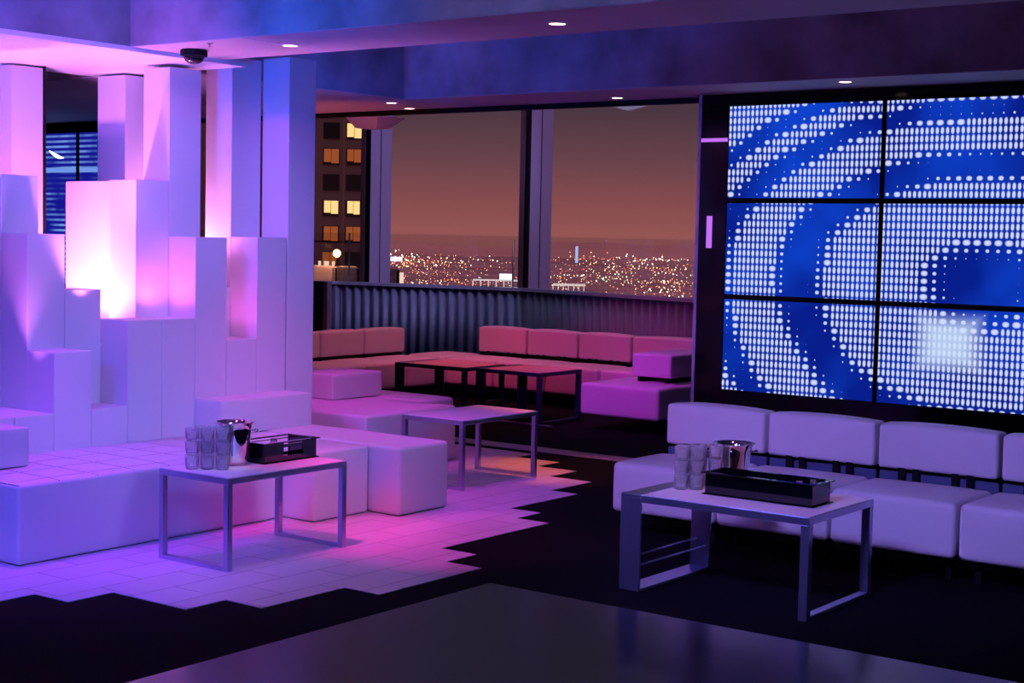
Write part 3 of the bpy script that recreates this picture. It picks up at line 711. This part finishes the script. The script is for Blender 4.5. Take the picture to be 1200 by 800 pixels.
# street and window lights of the city: uncountable
cols_l = [((255,150,90),4.),((255,190,120),6.),((255,235,200),9.),((255,90,60),3.),((200,255,190),5.)]
bmL = [bm_new() for _ in cols_l]
def lamp_pt(k, d, lat, z, s):
    bm = bmL[k]; c = W(d,lat,z)
    vs = [bm.verts.new(c+Vector(v)*s) for v in ((1,0,0),(0,1,0),(-1,0,0),(0,-1,0),(0,0,1),(0,0,-1))]
    for a,b in ((0,1),(1,2),(2,3),(3,0)): bm.faces.new((vs[a],vs[b],vs[4])); bm.faces.new((vs[b],vs[a],vs[5]))
def rnd_k(): return random.choices(range(5),(5,5,2,3,.6))[0]
for i in range(1300):
    dep = random.uniform(.0125,.042)**1.0; d = 111/dep
    lat = d*random.uniform(-.16,.14)
    s = d*random.choice((.00014,.00018,.00022,.0003,.00042)); lamp_pt(rnd_k(), d, lat, GZ+6, s)
for i in range(26):            # streets and squares
    d0 = 111/random.uniform(.013,.036); l0 = d0*random.uniform(-.12,.13); ang = random.uniform(-.25,.25); n_ = random.randint(8,26); kk = rnd_k()
    for j in range(n_):
        lat = l0+(j-n_/2)*d0*.0022; d = d0*(1+ang*(j-n_/2)*.02)
        lamp_pt(kk if random.random()<.7 else rnd_k(), d, lat, GZ+6+random.random()*12, d*random.choice((.00022,.0003,.0004)))
for (lc, n_, sp_w, dep0, kk) in ((-.077,50,.014,.0155,2),(.046,40,.012,.011,1),(.085,40,.016,.013,2),(.065,60,.026,.027,4),(.105,50,.02,.036,2),(-.055,70,.02,.021,1)):
    for j in range(n_):
        dep = max(.012, random.gauss(dep0,.0025)); d = 111/dep; lamp_pt(kk if random.random()<.5 else rnd_k(), d, d*random.gauss(lc,sp_w*.6), GZ+random.random()*30, d*random.choice((.00022,.00035,.0005)))
NM2 = ['orange','amber','white','red','greenish']
for k, bm in enumerate(bmL):
    o = obj('city_lights', bm, emis('city_light_%d'%k, *cols_l[k])); o['kind'] = 'stuff'; tag(o, f'{NM2[k]} lights scattered over the night city beyond the windows', 'city lights')
# a few lit buildings
def blk(label, d, lat, w, z0, z1, mm, emi=None):
    t = thing('lit_building', label, 'building', tuple(W(d,lat,GZ)), 'lit buildings of the city')
    bm = bm_new(); facade_box(bm, d, d+w*.6, lat-w/2, lat+w/2, GZ, z0); obj('wall', bm, 'city_wall', t)
    bm = bm_new(); n_ = 7
    for i in range(n_):
        l = lat-w/2+w*i/(n_-1); facade_box(bm, d-1, d-.5, l-w*.012, l+w*.012, z0, z1)
    facade_box(bm, d-1, d-.5, lat-w/2, lat+w/2, z1, z1+(z1-z0)*.28); facade_box(bm, d-1,d-.5, lat-w/2, lat+w/2, z0-(z1-z0)*.2, z0)
    obj('lit_colonnade', bm, mm, t)
cn = emis('floodlit_white',(255,235,225),1.1)
blk('white floodlit colonnade on the skyline left of the middle window column', 900, -8.5, 27, -27.3, -24, cn)
blk('white floodlit colonnade on the skyline right of the middle window column', 900, 33.5, 18, -30.5, -26, cn)
bm = bm_new(); facade_box(bm, 880, 881, -6.5, .8, -22.5, -19.3); tag(obj('rooftop_sign', bm, emis('blue_white_sign',(215,225,255),3)), 'blue white lit rooftop sign left of the middle window column', 'sign')
bm = bm_new(); facade_box(bm, 880, 881, -68.5, -62, -13.4, -11); tag(obj('rooftop_sign', bm, emis('white_sign',(235,235,255),3)), 'white lit rooftop sign beside the left window column', 'sign')
bm = bm_new(); facade_box(bm, 1500, 1504, 62, 64.5, -22, -6); tag(obj('lit_spire', bm, emis('spire_white',(190,215,255),1.2)), 'pale blue lit spire among the far city lights', 'tower')

# ------------------------------------------------------------------ sky
sl = bpy.data.lights.new('sky_glow','SUN'); sl.energy = 1.5; sl.color = lin((255,185,185)); sl.angle = R(60)
so = bpy.data.objects.new('sky_glow', sl); C.objects.link(so); so.rotation_euler = (R(28),R(10),0)
w = bpy.data.worlds.new('night_sky'); bpy.context.scene.world = w; w.use_nodes = True; nt = w.node_tree; nt.nodes.clear()
o = nt.nodes.new('ShaderNodeOutputWorld'); bg = nt.nodes.new('ShaderNodeBackground'); tc = nt.nodes.new('ShaderNodeTexCoord')
s = nt.nodes.new('ShaderNodeSeparateXYZ'); nt.links.new(tc.outputs['Generated'], s.inputs[0])
cr = nt.nodes.new('ShaderNodeValToRGB'); mr = nt.nodes.new('ShaderNodeMapRange'); mr.inputs['From Min'].default_value = -.01; mr.inputs['From Max'].default_value = .12
nt.links.new(s.outputs[2], mr.inputs['Value']); nt.links.new(mr.outputs['Result'], cr.inputs[0])
el = cr.color_ramp.elements; el[0].position = 0; el[0].color = lin((150,90,88))+(1,); el[1].position = 1; el[1].color = lin((62,52,66))+(1,)
for p_, c_ in ((.10,(166,96,92)),(.25,(150,86,86)),(.45,(118,76,82)),(.7,(84,62,72))):
    e = el.new(p_); e.color = lin(c_)+(1,)
nt.links.new(cr.outputs[0], bg.inputs[0]); bg.inputs[1].default_value = 1.0; nt.links.new(bg.outputs[0], o.inputs[0])

# ------------------------------------------------------------------ lights
# pink uplights hidden inside the stepped wall
spot('uplight', (-8.05,5.80,.95), (-7.95,6.2,2.7), (255,140,235), 170, 140, .4, .04)
spot('uplight', (-8.20,5.62,1.0), (-8.3,5.9,2.7), (215,90,255), 40, 110, .5, .04)
spot('uplight', (-7.82,6.80,1.34), (-7.8,6.6,2.7), (255,150,235), 50, 150, .5, .03)
spot('uplight', (-7.33,5.75,1.13), (-7.36,5.9,2.7), (255,150,240), 70, 75, .8, .03)
spot('uplight', (-7.32,6.20,1.13), (-7.34,6.5,1.9), (255,110,235), 8, 130, .8, .03)
spot('uplight', (-7.32,6.72,.99), (-7.32,6.9,1.7), (255,90,225), 2.5, 150, .8, .03)
spot('uplight', (-7.33,5.25,.7), (-7.4,5.4,2.7), (235,120,255), 40, 60, .8, .03)
# lavender wash on the front of the stepped wall, blue wash from the left
spot('wash_light', (-2.2,4.9,3.2), (-7.2,6.5,1.2), (152,145,255), 760, 46, .9, .5)
spot('wash_light', (-5.0,1.0,3.0), (-6.8,5.0,.4), (50,75,255), 600, 52, .9, .3)
spot('wash_light', (-3.2,2.4,2.2), (-6.33,5.1,.2), (105,120,255), 230, 34, .9, .3)
spot('wash_light', (-6.3,3.6,3.2), (-7.2,7.0,1.7), (225,85,255), 190, 46, .8, .08)
# steep violet light on the bench tops
spot('bench_spot', (-6.75,5.0,3.3), (-6.75,5.1,.4), (170,45,255), 300, 46, .8, .05)
spot('bench_spot', (-6.5,6.9,2.66), (-6.5,6.95,.4), (240,65,225), 90, 62, .8, .05)
# blue wash on the bulkheads
spot('ceiling_wash', (-5.2,2.4,1.6), (-6.8,5.9,3.2), (22,90,255), 1150, 60, .9, .1)
spot('ceiling_wash', (-2.0,3.0,1.6), (-4.2,5.9,3.1), (55,75,170), 120, 66, .9, .1)
spot('ceiling_wash', (-6.9,8.0,2.0), (-7.9,8.5,3.0), (35,85,255), 60, 90, .9, .1)
spot('ceiling_wash', (-3.4,5.2,1.2), (-5.6,9.2,2.9), (70,60,200), 26, 70, .9, .1)
# coloured spots on the floor
spot('floor_spot', (-5.9,4.4,3.3), (-5.9,4.6,0), (150,50,255), 230, 36, .8, .05)
spot('floor_spot', (-5.1,5.3,3.3), (-5.1,5.2,0), (215,160,250), 90, 30, .8, .05)
spot('floor_spot', (-5.5,4.8,3.3), (-5.8,6.2,0), (255,45,130), 300, 24, .8, .05)
spot('floor_spot', (-5.4,5.1,3.0), (-5.2,6.5,0), (255,70,215), 240, 32, .8, .05)
spot('floor_spot', (-5.9,7.7,3.3), (-6.0,7.8,0), (195,65,245), 170, 40, .8, .05)
spot('floor_spot', (-6.5,9.05,2.62), (-6.25,9.0,0), (255,115,75), 230, 36, .8, .05)
spot('floor_spot', (-7.3,7.5,3.3), (-7.7,8.3,.5), (235,45,235), 230, 38, .8, .05)
# lavender on the right sofa, pink on the right table
spot('wash_light', (-2.8,2.6,3.2), (-3.4,7.5,.45), (150,128,255), 900, 42, .8, .3)
spot('table_spot', (-3.35,6.5,2.65), (-3.4,6.45,.4), (255,140,200), 40, 34, .8, .05)
spot('wash_light', (-5.4,3.0,3.2), (-4.6,7.5,.3), (170,110,255), 160, 26, .8, .1)
spot('table_spot', (-5.8,5.2,3.3), (-5.8,5.35,.5), (235,210,255), 130, 9, .8, .03)  # added narrow spot to brighten the tumblers on the left table
spot('wash_light', (-4.6,2.6,2.9), (-3.5,6.2,.3), (80,110,255), 190, 18, .8, .1)
spot('wash_light', (-2,1,2.9), (-3,-2,1.6), (150,130,255), 260, 120, .9, .2)  # added lamp washing the wall behind the camera, for reflections in glass and steel
spot('wash_light', (0.5,5,2.9), (3,5,1.6), (120,130,255), 200, 120, .9, .2)  # likewise added, brightens the unseen right wall for glossy reflections
spot('table_spot', (-3.9,5.4,3.3), (-3.7,6.45,.55), (225,205,255), 90, 9, .8, .03)  # added narrow spot to brighten the tumblers on the right table
# warm and magenta in the window room
spot('window_room_light', (-9.0,10.9,3.3), (-8.8,12.4,.2), (255,50,150), 175, 66, .8, .1)
spot('window_room_light', (-9.8,11.3,3.3), (-10.3,11.6,.5), (255,95,110), 110, 70, .8, .1)
spot('window_room_light', (-7.6,9.5,2.62), (-7.2,11.5,.35), (205,45,235), 230, 46, .8, .1)
spot('window_room_light', (-8.9,11.9,3.3), (-8.7,11.3,.4), (255,120,100), 120, 50, .8, .1)
spot('fin_light', (-8.5,12.6,3.2), (-12.6,14.3,2.0), (180,165,255), 260, 50, .8, .2)
spot('fin_light', (-6.6,13.0,3.1), (-10.5,14.7,2.2), (180,165,255), 230, 50, .8, .2)
area('window_room_fill', (-9.5,13.0,3.38), (-9.6,13.7,0), (160,165,215), 38, 6, .5)
spot('soffit_light', (-9.4,9.0,1.2), (-9.1,9.6,2.7), (255,115,130), 60, 70, .9, .1)

# ------------------------------------------------------------------ camera
cam = bpy.data.cameras.new('camera'); co = bpy.data.objects.new('camera', cam); C.objects.link(co)
f = 1814.6; pitch = .0673421; roll = .0206277; ya = .6391536
cp, sn = math.cos(pitch), math.sin(pitch); c_, s_ = math.cos(roll), math.sin(roll)
fw = Vector((0,cp,-sn)); up = Vector((0,sn,cp)); rt = Vector((1,0,0))
r_ = rt*c_ + up*s_; u_ = up*c_ - rt*s_
Rz = Matrix.Rotation(ya, 3, 'Z'); r_, u_, fw = Rz@r_, Rz@u_, Rz@fw
co.matrix_world = Matrix(((r_.x,u_.x,-fw.x,0),(r_.y,u_.y,-fw.y,0),(r_.z,u_.z,-fw.z,1.65),(0,0,0,1)))
cam.sensor_width = 36; cam.lens = f/1200*36; cam.clip_end = 30000
bpy.context.scene.camera = co
vs = bpy.context.scene.view_settings; vs.view_transform = 'Standard'; vs.look = 'None'; vs.gamma = 1; vs.use_curve_mapping = False; vs.exposure = 0
bpy.context.scene.cycles.max_bounces = 8
